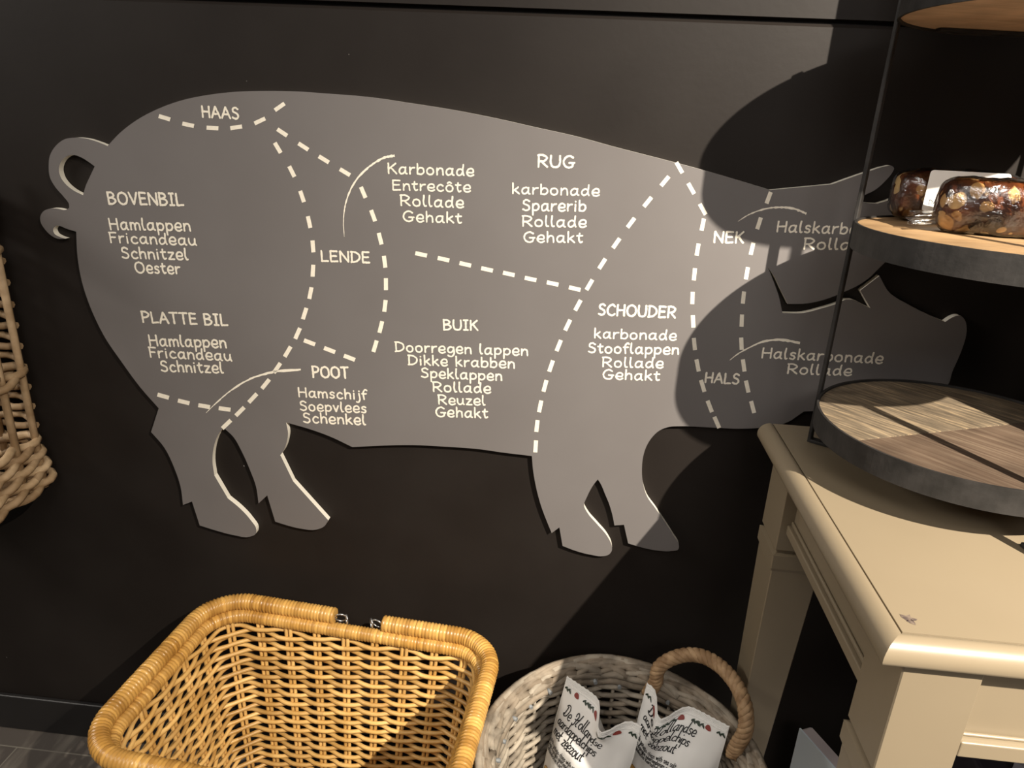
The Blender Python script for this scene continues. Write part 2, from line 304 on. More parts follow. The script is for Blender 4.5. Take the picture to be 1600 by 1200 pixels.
# ------------------------------------------------------------------ handwriting
GL = {
'A':(7,"0,0 3.5,10|3.5,10 7,0|1.3,3.6 5.8,3.6"),
'B':(6.5,"0.5,0 0.5,10|0.2,10 4.2,9.4 5.3,7.6 3.5,5.8 0.7,5.2|0.7,5.2 4.5,4.9 6.2,2.8 4.5,0.6 0.2,0"),
'C':(6.6,"6.5,8.3 4.5,10 1.8,8.6 0.4,5 1.6,1.3 4.2,0 6.6,1.6"),
'D':(7,"0.8,0 0.8,10|0,10 3.5,9.6 6.4,7 6.4,3.4 4,0.9 0,0"),
'E':(6,"0.6,0 0.6,10|0.6,10 5.6,9.8|0.6,5.2 5,5.3|0.6,0 5.8,0.3"),
'F':(5.2,"0.8,0 0.8,10|0.2,9.9 5.4,9.9|0.8,5.2 4.6,5.3"),
'G':(7.4,"6.6,8.5 4.4,10 1.7,8.6 0.4,5 1.6,1.2 4.2,0 6.2,1.2 6.6,4|4,4.2 7.6,4.2"),
'H':(6.8,"0.6,0 0.6,10|6.3,0 6.3,10|0.6,5 6.3,5.2"),
'I':(4,"2,0 2,10|0.2,10 3.8,10|0.2,0 3.8,0"),
'K':(6.2,"0.6,0 0.6,10|5.8,10 0.8,4.6|2.2,6 6.2,0"),
'L':(5.6,"0.6,10 0.6,0|0.6,0 5.6,0.4"),
'N':(7.2,"0.5,0 0.5,10|0.5,10 6.6,0|6.6,0 6.8,10"),
'O':(8,"4,10 1.4,8.6 0.4,5 1.4,1.4 4,0 6.6,1.4 7.6,5 6.6,8.6 4,10"),
'P':(6.2,"0.6,0 0.6,10|0,10 4,9.8 6,7.8 4.6,5.4 0.7,4.6"),
'R':(6.6,"0.6,0 0.6,10|0,10 4,9.8 6,7.8 4.6,5.4 0.7,4.6|2.4,4.8 6.4,0"),
'S':(5.8,"5.4,8.6 3.4,10 1.2,8.8 1.2,6.6 3.2,5.4 5,4 5.2,1.8 3.2,0.1 0.4,1.2"),
'T':(6.6,"3.3,0 3.3,10|0,9.9 6.6,10"),
'U':(7,"0.5,10 0.5,3.4 1.6,0.6 3.5,0 5.6,0.8 6.4,3.4 6.4,10"),
'V':(6.6,"0.2,10 3.3,0|3.3,0 6.6,10"),
'a':(5.8,"4.9,5.2 3,6 1,4.6 0.5,2.2 1.6,0.2 3.4,0.8 4.9,3.6|4.9,6 4.7,2 5.1,0.4 5.9,0.1"),
'b':(5.2,"0.6,10 0.6,0.2|0.6,3.6 2.4,5.8 4.6,5 5,2.4 3.4,0.2 0.6,0.6"),
'c':(4.8,"4.6,4.8 3,6 1.2,4.8 0.5,2.6 1.6,0.4 3.2,0 4.8,1"),
'd':(5.6,"4.6,4.8 2.8,5.8 1,4.4 0.5,2 1.6,0.2 3.4,0.8 4.8,3.4|5,10.4 4.8,2 5.4,0.1"),
'e':(5,"0.8,2.9 4.8,3.5 4.5,5.6 2.8,6.5 1,5 0.4,2.6 1.4,0.4 3.2,-0.1 5.1,1"),
'f':(3.6,"4.2,9.6 2.8,10.4 1.8,9 1.6,0|0,5.6 3.6,5.8"),
'g':(5.2,"4.8,5 2.8,6 1,4.6 0.6,2.4 1.8,0.6 3.4,1 4.8,3.6|4.9,6 4.9,-1.4 3.8,-3.2 1.6,-3.2 0.6,-2.2"),
'h':(5,"0.6,10.4 0.6,0|0.6,3.4 2.4,5.8 4.2,5.2 4.6,3 4.6,0"),
'i':(1.8,"0.9,5.8 0.9,0|0.9,8.2 1,8.7"),
'j':(2.4,"1.8,5.8 1.8,-1.6 0.8,-3.2 -0.6,-2.8|1.8,8.2 1.9,8.7"),
'k':(4.8,"0.6,10.4 0.6,0|4.2,6 0.8,2.6|1.8,3.4 4.9,0"),
'l':(2.2,"0.8,10.4 0.8,1.6 1.3,0.2 2.3,0.4"),
'm':(7.6,"0.6,6 0.6,0|0.6,3.6 2,5.8 3.4,5.2 3.8,3 3.8,0|3.8,3.4 5.4,5.8 6.8,5.2 7.2,3 7.3,0"),
'n':(5,"0.6,6 0.6,0|0.6,3.4 2.4,5.8 4.2,5.2 4.6,3 4.8,0"),
'o':(5.4,"2.7,6 1,5 0.4,3 1,0.9 2.7,0 4.4,0.9 5,3 4.4,5 2.7,6"),
'p':(5.2,"0.6,6 0.6,-4|0.6,3.8 2.4,5.9 4.6,5 5,2.6 3.4,0.4 0.6,0.8"),
'r':(3.8,"0.6,6 0.6,0|0.6,3.2 2,5.4 4,5.8"),
's':(4.2,"4,5.2 2.6,6 1,5.2 1.2,3.8 3,3 3.8,1.6 2.6,0.1 0.4,0.8"),
't':(3.8,"1.8,8.8 1.7,1.6 2.4,0.1 3.8,0.8|0,6 3.8,6.2"),
'u':(5.4,"0.6,6 0.7,2 2,0.2 3.8,1 4.8,3.4|4.8,6 4.8,1.4 5.5,0.1"),
'v':(4.6,"0.4,6 2.3,0|2.3,0 4.4,6"),
'w':(6.8,"0.4,6 2,0|2,0 3.5,5|3.5,5 5,0|5,0 6.5,6"),
'z':(4.6,"0.5,5.8 4.4,5.8|4.4,5.8 0.5,0.2|0.5,0.2 4.7,0.2"),
'\u00f4':(5.4,"2.7,6 1,5 0.4,3 1,0.9 2.7,0 4.4,0.9 5,3 4.4,5 2.7,6|1.3,7.8 2.7,9.4|2.7,9.4 4.1,7.8"),
'\u00e9':(5,"0.6,3 4.6,3.4 4.2,5.2 2.6,6 1,4.6 0.5,2.4 1.6,0.4 3.2,0 4.9,1.2|2.4,7.4 3.8,9.2"),
'\u00e4':(5.8,"4.9,5.2 3,6 1,4.6 0.5,2.2 1.6,0.2 3.4,0.8 4.9,3.6|4.9,6 4.7,2 5.1,0.4 5.9,0.1|1.6,7.8 1.7,8.3|3.9,7.8 4,8.3"),
"'":(1.4,"0.8,10.4 0.5,8.2"),
# looped capitals of the brush script
'\u0110':(8,"2.6,9 2.2,5 1.2,0.6|0,8.4 1.6,10 4.6,10.2 7.2,8 7,4.4 4.6,0.8 1.4,0 -0.4,1.2 0.6,2.2"),
'\u0126':(9,"0.2,6.6 -0.2,8.6 1.6,10 3.4,8.6 3,4 1.8,0 0.4,-0.4 -0.4,0.8|0.6,4.6 4,4.8 7.4,6.2|8.4,10.4 7.2,6 6.4,0.4 7.8,0.2"),
}
rng = random.Random(3); LAYER = 0
def text_strokes(text, gap=1.5, shear=0.0, xs=1.1):
    """-> list of stroke point lists in units of tenth cap height, total width"""
    x = 0.0; out = []
    for ch in text:
        if ch == ' ': x += 4.6; continue
        wd, st = GL[ch]
        for s in st.split('|'):
            pts = [tuple(float(a) for a in p.split(',')) for p in s.split()]
            if ch.islower(): pts = [(a, b*xs if 0 <= b <= 6.2 else b if b < 0 else 6.2*xs+(b-6.2)*(10.6-6.2*xs)/4.2) for a, b in pts]
            out.append([(x+a+shear*b, b) for a, b in pts])
        x += wd + gap
    return out, x-gap
def ribbon(mb, pts2, hw, fmap, z, rough=0.0, taper=False, sub=5):
    global LAYER
    LAYER = (LAYER+1) % 7; z = z+LAYER*0.00005
    P = smooth_path([Vector((a, b)) for a, b in pts2], sub if len(pts2) > 2 else 6)
    n = len(P); L = []; R = []
    for i in range(n):
        t = P[min(i+1, n-1)]-P[max(i-1, 0)]
        if t.length < 1e-9: t = Vector((1, 0))
        t.normalize(); nn = Vector((-t.y, t.x))
        h1 = hw*(1+rough*rng.uniform(-1, 1)); h2 = hw*(1+rough*rng.uniform(-1, 1))
        if taper: k = math.sin(PI*min(max(i/(n-1), 0.04), 0.96))**0.6; h1 *= k; h2 *= k
        L.append(P[i]+nn*h1); R.append(P[i]-nn*h2)
    t0 = (P[0]-P[1]).normalized()*hw*0.7; t1 = (P[-1]-P[-2]).normalized()*hw*0.7
    L = [L[0]*0.75+R[0]*0.25+t0] + L + [L[-1]*0.75+R[-1]*0.25+t1]; R = [R[0]*0.75+L[1]*0.25+t0] + R + [R[-1]*0.75+L[-2]*0.25+t1]
    b = len(mb.v)
    for q, (a, c) in enumerate(zip(L, R)):
        zq = z+0.00004*q/len(L); mb.v.append(tuple(fmap(a.x, a.y, zq))); mb.v.append(tuple(fmap(c.x, c.y, zq)))
    for i in range(len(L)-1): mb.face((b+2*i, b+2*i+1, b+2*i+3, b+2*i+2), smooth=False)

# ================================================================== THE ROOM
# back wall: two boards with a bevelled joint
def z_of(px, py): return at_y(px, py, 0.0).z
ZG = z_of(1000, 24)
mb = MB()
prof = [(0.0, 0.0), (0.0, ZG-0.006), (0.004, ZG-0.002), (0.010, ZG-0.001), (0.010, ZG+0.003), (-0.001, ZG+0.004), (-0.001, 2.7), (0.12, 2.7), (0.12, 0.0)]
X0, X1 = -2.6, 2.6
n = len(prof)
mb.v.extend([(X0, y, z) for y, z in prof]); mb.v.extend([(X1, y, z) for y, z in prof])
for i in range(n): mb.face((i, (i+1) % n, n+(i+1) % n, n+i), smooth=False)
mb.face(list(range(n))[::-1], smooth=False); mb.face(list(range(n, 2*n)), smooth=False)
structure(mb.build('wall_back', M_WALL, recalc=True))
mb = MB(); mb.box((X0, -4.2, -0.05), (X1, 0.12, 0.0)); structure(mb.build('floor', floor_mat()))
mb = MB(); mb.box((X0, -4.2, 2.7), (X1, 0.12, 2.75)); structure(mb.build('ceiling', M_CEIL))
zb = at_y(70, 1095, -0.012).z
mb = MB(); mb.box((X0, -0.012, 0.0), (X1, -0.0005, zb)); structure(bevel(mb.build('baseboard_back', M_BASE), 0.003))

# ================================================================== PIG SIGN
YF = -0.0115            # front of the panel
OUT = [(168,228),(187,208),(213,188),(247,170),(283,157),(327,148),(367,143.5),(417,142),(467,143),(509,146),(572,151),(634,160),(712,172.5),(775,185),(837,199),(900,213),(958,229),(1053,253.5),(1110,269),(1164,285),(1204,297),(1300,288),(1357,268),(1383,260),(1393,259),(1397,263),(1395,268),(1383,283),(1367,297),(1349,306),(1337.5,313.5),(1355,317),(1371,318),(1388,313),(1430,296),(1450,306),(1430,355),(1401,393),(1374,418.5),(1360,432.5),(1342.5,445),(1321.5,455),(1290,467.5),(1262,474),(1231,475),(1220,453.5),(1208,429),(1200,418),(1208,438),(1216.5,462),(1222.5,489),(1255,489),(1283,482),(1311,473),(1321.5,468),(1360,481.5),(1344,454),(1374,431),(1391.5,459),(1398.5,464),(1423,478),(1454.5,494),(1477,503),(1486,497),(1495,493.5),(1502,494),(1508,501),(1510.5,513),(1509,527),(1503.5,544.5),(1496.5,562),(1488,581),(1482.5,599),(1468,613),(1400,630),(1300,641),(1256,643),(1236,657),(1220,664),(1181,669),(1155,670),(1121,668.5),(1092.5,667),(1061,666),(1045.6,667),(1030,673),(1017.5,685),(1010,697.5),(1005,713),(1003,732),(1004,751),(1011,775.6),(1024,794),(1039,816),(1052,836.6),(1061,854),(1060,858),(1049,861),(1030,860.6),(1005,856),(981.5,849),(975,820),(960,821),(958,810),(952,788),(945.6,772.5),(938,755),(934,749),(927,758),(917.5,775.6),(912.5,790),(917.5,800.6),(933,819),(949,838),(955.6,852),(956,860),(952,866),(942.5,869),(924,867),(899,860.6),(879,853),(874,824),(862,833),(855,816),(845.6,791),(838,763),(833,735),(831,712.5),(785,707),(750,702),(697,698),(645,695.5),(592,696.5),(550.5,698.6),(515.5,682),(484,670.6),(447,660),(450,677),(448,691),(444,702),(438,711),(458,752),(513,813),(507,822),(494.5,827.5),(470,826),(445.5,820),(430,815),(417.5,774),(404,786.5),(400,760),(391.5,736.5),(378,706),(364.5,682.5),(349,668),(341,679),(334,699),(332,719.6),(335,743),(356,778.7),(374.6,794),(391.5,812.4),(400.5,827.6),(399.5,834),(391.5,838.4),(364.5,836),(337.5,829),(312,821),(300,783.7),(286,789),(282,760),(273,733),(256.5,699),(236,675),(248,638),(219,605),(189,564),(165,529),(148.5,497),(140,477),(128,440),(121,400),(119,362),(103,357),(93,353),(87,353),(83,359),(85,365),(93,370),(102,373),(90,373),(80,368),(70,358),(63.5,347),(63,338),(68,330),(78,326),(90,326),(102,328),(108,325),(108,320),(100,308),(87,293),(78,277),(76,260),(78,243),(87,228),(100,218),(117,215),(137,217),(153,222)]
HOLE = [(148,260),(137,252),(127,246),(113,242),(103,245),(96,252),(92,263),(95,277),(102,287),(114,297),(130,305),(133,293),(140,277)]
def px_panel(pts, Y): return [at_y(x, y, Y) for x, y in pts]
CORNERS = {(168,228),(1204,297),(1300,288),(1337.5,313.5),(1371,318),(1401,393),(1231,475),(1200,418),(1222.5,489),(1360,481.5),(1344,454),(1374,431),(1477,503),(1256,643),(1236,657),(981.5,849),(975,820),(960,821),(934,749),(879,853),(874,824),(862,833),(831,712.5),(550.5,698.6),(447,660),(438,711),(458,752),(513,813),(430,815),(417.5,774),(404,786.5),(349,668),(335,743),(356,778.7),(312,821),(300,783.7),(286,789),(236,675),(248,638),(119,362),(102,373),(148,260),(130,305),(108,325)}
def outline(pts):
    P = smooth_path([Vector(p) for p in pts], 4, True, set(i for i, p in enumerate(pts) if p in CORNERS))
    return [(p.x, p.y) for p in P]
pig = thing('pig_sign', at_y(800, 500, YF/2), 'large flat grey pig silhouette sign mapping pork cuts on the black wall', 'sign')
mb = MB()
o1 = px_panel(outline(OUT), YF); h1 = px_panel(outline(HOLE), YF)
allp = o1+h1; nA = len(allp); b = 0
mb.v.extend([tuple(p) for p in allp]); mb.v.extend([(p.x, -0.0007, p.z) for p in allp])
for t in tessellate_polygon([[Vector((p.x, p.z, 0)) for p in o1], [Vector((p.x, p.z, 0)) for p in h1]]):
    a, b2, c = [allp[i] for i in t]
    nrm = (b2-a).cross(c-a)
    t = tuple(t) if nrm.y < 0 else tuple(t)[::-1]
    mb.face(t, smooth=False); mb.face([i+nA for i in t][::-1], smooth=False)
for st, k in ((0, len(o1)), (len(o1), len(h1))):
    for i in range(k):
        j = (i+1) % k; mb.face((st+i, st+j, nA+st+j, nA+st+i), mi=1, smooth=False)
mb.build('panel', [M_PIG, M_EDGE], pig)
YT = YF-0.0003
def panel_text(mb, text, x0, y0, x1, y1, cap, gap=1.5):
    A = at_y(x0, y0, YT); B = at_y(x1, y1, YT); ex = B-A
    st, wd = text_strokes(text, gap)
    T = at_y(x0+cap*0.09, y0-cap, YT); cy = (T-A).length
    ux = ex/wd; e = ex.normalized(); uy = Vector((-e.z, 0, e.x))*(cy/10.0)
    if uy.z < 0: uy = -uy
    kx = (ux.length)/(cy/10.0)
    for s in st:
        ph = rng.uniform(-.12, .12)
        def fm(x, y, z, A=A): return A + ux*(x/kx) + uy*(y+ph) - Vector((0, z, 0))
        ribbon(mb, [(a*kx, b) for a, b in s], 0.92 if text.isupper() else 0.84, fm, 0, rough=0.2)
BLOCKS = [
 [('HAAS',316,183,373.5,186,17)],
 [('BOVENBIL',170,318.5,287,321,17.5),('Hamlappen',172,358.5,298,361,16.5),('Fricandeau',172,379,307,383.5,15.5),('Schnitzel',191,403.5,294,406,16),('Oester',212,426,282,428,16)],
 [('PLATTE BIL',223,503.6,356,508.5,16),('Hamlappen',234,540,354,543.5,16),('Fricandeau',234,558,362,564,15),('Schnitzel',252,580,349,583,15.5)],
 [('POOT',489,589.5,545,591,16.5),('Hamschijf',466.5,620,573,624.5,14),('Soepvlees',469,641,572.5,645,14),('Schenkel',474,660,571,663.6,14.5)],
 [('LENDE',502,408,578,410.6,16)],
 [('Karbonade',606,271,740,275,16),('Entrec\u00f4te',613,296.6,735,300,15),('Rollade',625.6,321,724,324.7,16),('Gehakt',629.7,345.6,721,348.7,15.5)],
 [('RUG',840,260.6,897,262,18),('karbonade',800,302.5,936,306,15.5),('Sparerib',816,329,915,330,16.5),('Rollade',816,353.5,915.6,355,16),('Gehakt',818,378,910,379,15.5)],
 [('BUIK',693,515,746.5,516,15),('Doorregen lappen',617.6,549,824.5,555.5,14.5),('Dikke krabben',638,569.5,804,575.5,14.5),('Speklappen',658,589.5,784,594.7,14.5),('Rollade',676.5,611.5,766.5,614,14.5),('Reuzel',685,631.5,757.7,633,14),('Gehakt',681,650.7,762,653,14.5)],
 [('SCHOUDER',934.6,492,1055,496.7,17),('karbonade',928,528,1056,531.5,14.5),('Stooflappen',918.7,551,1060,553.7,15),('Rollade',941,573,1035.6,575,14.5),('Gehakt',941.6,592,1030,594.4,14.5)],
 [('NEK',1115,379,1161,379.5,17)],
 [('Halskarbonade',1213,362,1401,368,16.5),('Rollade',1255,389,1362,391,16.5)],
 [('HALS',1101,597.5,1154,600,15.5)],
 [('Halskarbonade',1189.5,559,1378,568,15.5),('Rollade',1229.5,583.7,1329.5,587,15)],
]
for blk in BLOCKS:
    for nm, part in (('heading', [a for a in blk if a[0].isupper()]), ('cut_list', [a for a in blk if not a[0].isupper()])):
        if not part: continue
        mb = MB()
        for a in part: panel_text(mb, *a)
        mb.build(nm, M_CHALK, pig)
DASH = [
 [(257,184),(294,195),(332,200),(369,199),(406,189),(437,167)],
 [(434,231),(456,268),(472,307),(483,347),(489,385),(489,423),(485,458),(476,490),(465,521),(449.5,549.5),(433,575),(415,600),(395,622),(375,643),(354,663)],
 [(441,207),(474,229),(506,249),(539,269)],
 [(567.5,300.6),(583,337),(594,373),(601,409),(603,444),(601.5,478),(595,511),(586,541)],
 [(483.6,535),(515,547),(546,559)],
 [(255,619),(287,628),(319,634.6),(351,639)],
 [(658,397.5),(693,405),(727,413),(761,421),(795,428),(829,436),(863.5,443),(898,451)],
 [(1039,283),(1012,315.5),(986,348),(963,380),(941,412),(921,445),(903,477),(887,508),(873,540),(861,572),(851.5,603),(844,635),(839,665.6),(837,697.5)],
 [(1061.5,262),(1080,294.6),(1098,327)],
 [(1098,351),(1090,390),(1085,428.6),(1082,465.6),(1083,502),(1085,537.5),(1090,571),(1098,603),(1109,635),(1120,660)],
 [(1201,309),(1186,349),(1175,388.7),(1167,427),(1161.6,465),(1159,501),(1158.5,537),(1162,571),(1167.5,604),(1176,636)],
]
for ln in DASH:
    mb = MB()
    for i, p in enumerate(ln):
        a = Vector(ln[max(i-1, 0)]); c = Vector(ln[min(i+1, len(ln)-1)]); t = (c-a).normalized(); nn = Vector((-t.y, t.x)); p = Vector(p)
        hl = 9.3 if p.x < 1000 else 9.6
        q = [p-t*hl-nn*3.2, p+t*hl-nn*3.2, p+t*hl+nn*3.2, p-t*hl+nn*3.2]
        mb.add([at_y(k.x, k.y, YT) for k in q], [(3, 2, 1, 0)])
    mb.build('dashed_line', M_CHALK, pig)
ARCS = [
 [(616.6,243),(600,246.6),(581,257.5),(562.5,274),(547,298),(539,323),(536.6,348),(538,370)],
 [(470,577.5),(428.6,581),(391.5,592),(361,610),(337.5,630),(322,645)],
 [(1260,334),(1240,326),(1215,324),(1189.5,328),(1167,337),(1153,346)],
 [(1250,536),(1220,531),(1195.5,533),(1171,543),(1150,555),(1140,563)],
]
for ar in ARCS:
    mb = MB(); P = smooth_path([Vector(p) for p in ar], 8); n = len(P); vs = []
    for i in range(n):
        t = (P[min(i+1, n-1)]-P[max(i-1, 0)]).normalized(); nn = Vector((-t.y, t.x))
        k = i/(n-1); hw = (1.7*(1-k)**0.7+0.25)*(1+0.3*rng.uniform(-1, 1))
        a = P[i]+nn*hw; c = P[i]-nn*hw*(1+0.3*rng.uniform(-1, 1)); vs += [at_y(a.x, a.y, YT), at_y(c.x, c.y, YT)]
    mb.add(vs, [(2*i, 2*i+1, 2*i+3, 2*i+2) for i in range(n-1)])
    mb.build('chalk_arc', M_CHALK, pig)

# ================================================================== CREAM TABLE
ZT = 0.884; TX0, TX1 = 0.316, 1.50; TY0, TY1 = -0.551, -0.079
tbl = thing('side_table', ((TX0+TX1)/2, (TY0+TY1)/2, 0), 'cream painted wooden table with bullnose top against the black wall', 'table')
mb = MB(); mb.box((TX0+0.0012, TY0+0.0012, ZT-0.022), (TX1, TY1, ZT))
for cx, cy, s in ((1419, 966, 0.0065), (1425, 972, 0.004)):
    c = at_z(cx, cy, ZT+0.0003); k = 11
    mb.add([(c.x+s*(0.5+rng.random())*math.cos(2*PI*i/k), c.y+0.7*s*(0.5+rng.random())*math.sin(2*PI*i/k), ZT+0.0003) for i in range(k)], [tuple(range(k))], mi=1)
mb.build('tabletop', [M_CREAM, M_CHIP], tbl)
prof = [(0, -0.001), (0.001, 0.0), (0.005, 0.0003), (0.009, -0.0006), (0.0125, -0.0025), (0.016, -0.0055), (0.0185, -0.0095), (0.0199, -0.014), (0.0199, -0.0190), (0.0190, -0.0218), (0.0165, -0.0225), (0, -0.0225)]
mb = MB(); rings = []
for o, dz in prof:
    rings.append([(TX0-o, TY1, ZT+dz), (TX0-o, TY0-o, ZT+dz), (TX1+o, TY0-o, ZT+dz), (TX1+o, TY1, ZT+dz)])
for k in range(3):
    vs = [r[k] for r in rings]+[r[k+1] for r in rings]; m_ = len(prof)
    mb.add(vs, [(i, (i+1) % m_, m_+(i+1) % m_, m_+i) for i in range(m_)], smooth=True)
for k in (0, 3): mb.add([r[k] for r in rings], [tuple(range(len(prof)))])
c = Vector((TX0-0.0155, TY0+0.001, ZT-0.0058))
mb.build('edge_moulding', M_CREAM, tbl, recalc=True)
def leg(x0, x1, y0, y1, inx, iny):
    """square leg; inx/iny: +1 when the inside is towards +x/+y"""
    mb = MB()
    zz = [(ZT-0.0225, 0, 0), (0.729, 0, 0), (0.726, 0.003, 0), (0.722, 0.004, 0), (0.720, -0.002, 0), (0.698, -0.002, 0), (0.692, 0.001, 0), (0.0, 0.001, 0.026)]
    R = []
    for z, ins, tp in zz:
        a = x0+ins+(0.008 if inx > 0 and tp else tp if tp else 0); b_ = x1-ins-(tp if inx > 0 else 0.008 if tp else 0)
        c_ = y0+ins+(0.008 if iny > 0 and tp else tp if tp else 0); d_ = y1-ins-(tp if iny > 0 else 0.008 if tp else 0)
        R.append([(a, c_, z), (b_, c_, z), (b_, d_, z), (a, d_, z)])
    for k in range(len(R)-1):
        mb.add(R[k]+R[k+1], [(i, 4+i, 4+(i+1) % 4, (i+1) % 4) for i in range(4)])
    mb.add(R[0], [(0, 1, 2, 3)]); mb.add(R[-1], [(3, 2, 1, 0)])
    o = mb.build('leg', M_CREAM, tbl, recalc=True); return bevel(o, 0.0012, 1)
LX, LY = 0.321, -0.560
leg(LX, LX+0.070, LY, LY+0.070, 1, 1)
leg(LX, LX+0.070, -0.182, -0.101, 1, -1)
leg(TX1-0.076, TX1-0.006, LY, LY+0.070, -1, 1)
leg(TX1-0.076, TX1-0.006, -0.182, -0.101, -1, -1)
def apron(lo, hi, axis, outv):
    mb = MB(); mb.box(lo, hi)
    o = mb.build('apron', M_CREAM, tbl)
    mb = MB()      # bead along the lower edge
    if axis == 'y':
        xs = lo[0] if outv < 0 else hi[0]; pts = [(xs, lo[1], 0), (xs, hi[1], 0)]
        for a0, a1, q in ((0.757, 0.772, 0.009), (0.772, 0.778, 0.004)):
            x_ = sorted((xs, xs+outv*q)); mb.box((x_[0], lo[1], a0), (x_[1], hi[1], a1))
    else:
        ys = lo[1] if outv < 0 else hi[1]
        for a0, a1, q in ((0.757, 0.775, 0.0115), (0.775, 0.7785, 0.004)):
            y_ = sorted((ys, ys+outv*q)); mb.box((lo[0], y_[0], a0), (hi[0], y_[1], a1))
    bevel(mb.build('bead', M_CREAM, o), 0.0045, 3)
apron((0.340, LY+0.070, 0.757), (0.358, -0.182, ZT-0.0225), 'y', -1)
apron((LX+0.070, -0.548, 0.757), (TX1-0.076, -0.530, ZT-0.0225), 'x', -1)
apron((TX1-0.040, LY+0.070, 0.757), (TX1-0.022, -0.182, ZT-0.0225), 'y', 1)
apron((LX+0.070, -0.130, 0.757), (TX1-0.076, -0.112, ZT-0.0225), 'x', 1)

# ================================================================== TIERED STAND
DC = Vector((0.5027, -0.2305)); DR = 0.1733
stand = thing('tiered_stand', (DC.x, DC.y, ZT), 'black iron three tier round stand with wooden shelves on the cream table', 'display stand')
TIERS = [0.962, 1.1995, 1.452]; BH = 0.030
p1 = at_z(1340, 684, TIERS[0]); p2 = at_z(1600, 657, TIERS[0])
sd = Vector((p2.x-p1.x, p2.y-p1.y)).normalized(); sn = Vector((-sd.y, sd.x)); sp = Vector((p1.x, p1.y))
def disc_half(sign, z0, z1, mb, mi, R, gap=0.0006):
    pts = [DC+Vector((R*math.cos(2*PI*i/96), R*math.sin(2*PI*i/96))) for i in range(96)]
    out = []
    for i in range(96):
        a, b_ = pts[i], pts[(i+1) % 96]; da = sign*((a-sp).dot(sn))-gap; db = sign*((b_-sp).dot(sn))-gap
        if da >= 0: out.append(a)
        if (da >= 0) != (db >= 0): out.append(a+(b_-a)*(da/(da-db)))
    mb.prism([(p.x, p.y, z0) for p in out], (0, 0, z1-z0), mi)
for k, zt_ in enumerate(TIERS):
    mb = MB()
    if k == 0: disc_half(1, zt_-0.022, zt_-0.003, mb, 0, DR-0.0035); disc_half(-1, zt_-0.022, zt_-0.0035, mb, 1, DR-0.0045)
    else:
        mb.prism([(DC.x+(DR-0.0035)*math.cos(2*PI*i/96), DC.y+(DR-0.0035)*math.sin(2*PI*i/96), zt_-0.022 if k == 1 else zt_-0.027) for i in range(96)], (0, 0, 0.020 if k == 1 else 0.025), 2)
    mb.build('shelf_board', [M_GREYWOOD, M_BROWNWOOD, M_BOUNCEWOOD if k == 2 else M_PALEWOOD], stand, recalc=True)
    mb = MB(); rings = []
    for r_, z_ in ((DR, zt_-BH), (DR, zt_), (DR-0.003, zt_), (DR-0.003, zt_-BH)):
        rings.append([(DC.x+r_*math.cos(2*PI*i/128), DC.y+r_*math.sin(2*PI*i/128), z_) for i in range(128)])
    for j in range(4):
        mb.add(rings[j]+rings[(j+1) % 4], [(i, (i+1) % 128, 128+(i+1) % 128, 128+i) for i in range(128)], smooth=False)
    for f in range(len(mb.s)): mb.s[f] = False
    mb.build('metal_band', M_IRON, stand, recalc=True)
for ang in (147.0, -85.0, 31.0):
    a = math.radians(ang); er = Vector((math.cos(a), math.sin(a), 0)); et = Vector((-er.y, er.x, 0))
    c = Vector((DC.x, DC.y, 0))
    mb = MB()
    r0, r1 = DR+0.0004, DR+0.0054; hw = 0.0065
    path = [(r0, TIERS[2]), (r1, TIERS[2]), (r1, ZT+0.0005), (r1-0.030, ZT+0.0005), (r1-0.030, ZT+0.0055), (r0, ZT+0.0055)]
    # closed L profile extruded tangentially
    poly = [c+er*r_+Vector((0, 0, z_))-et*hw for r_, z_ in path]
    mb.prism(poly, et*2*hw)
    bevel(mb.build('rod', M_IRON, stand, recalc=True), 0.0015, 2)
# cross bar under the top tier
mb = MB(); z_ = TIERS[2]-0.0275
d = Vector((1, 0.12)).normalized(); q = Vector((-d.y, d.x))
cc = DC+Vector((0.0, 0.145)); L_ = 0.085
mb.prism([(*(cc-d*L_-q*0.006), z_), (*(cc+d*L_-q*0.006), z_), (*(cc+d*L_+q*0.006), z_), (*(cc-d*L_+q*0.006), z_)], (0, 0, -0.003))
mb.build('cross_bar', M_IRON, stand, recalc=True)

# ================================================================== DATE AND NUT LOAVES
def loaf_mesh(L, W, H, seed, off=0.0, n1=40, n2=28, wr=0.0):
    mb = MB(); rr = []
    for i in range(n1+1):
        t = -1+2*i/n1; e = (1-abs(t)**5.0)**0.36 if abs(t) < 1 else 0.0
        ring = []
        for j in range(n2):
            th = 2*PI*j/n2; cx, sz = math.cos(th), math.sin(th)
            px = math.copysign(abs(cx)**0.62, cx)*(W/2+off); pz = math.copysign(abs(sz)**0.62, sz)*(H/2+off)
            k = 0.30+0.70*e if 0 < i < n1 else 0.0
            if k == 0: k = 0.28
            p = Vector((t*(L/2+off), px*k, pz*k))
            nz_ = noise.noise(p*38+Vector((seed*7.1, 0, 0)))*0.0035 + (noise.noise(p*140+Vector((seed, 3, 1)))*wr)
            p += Vector((0, px, pz)).normalized()*nz_
            p.z = max(p.z, -H/2-off*0.2)
            ring.append(p)
        rr.append(ring)
    vs = [p for r_ in rr for p in r_]
    fs = [(i*n2+j, i*n2+(j+1) % n2, (i+1)*n2+(j+1) % n2, (i+1)*n2+j) for i in range(n1) for j in range(n2)]
    mb.add(vs, fs, smooth=True); mb.add(rr[0], [tuple(range(n2))[::-1]]); mb.add(rr[-1], [tuple(range(n2))])
    return mb
ZM = TIERS[1]-0.002
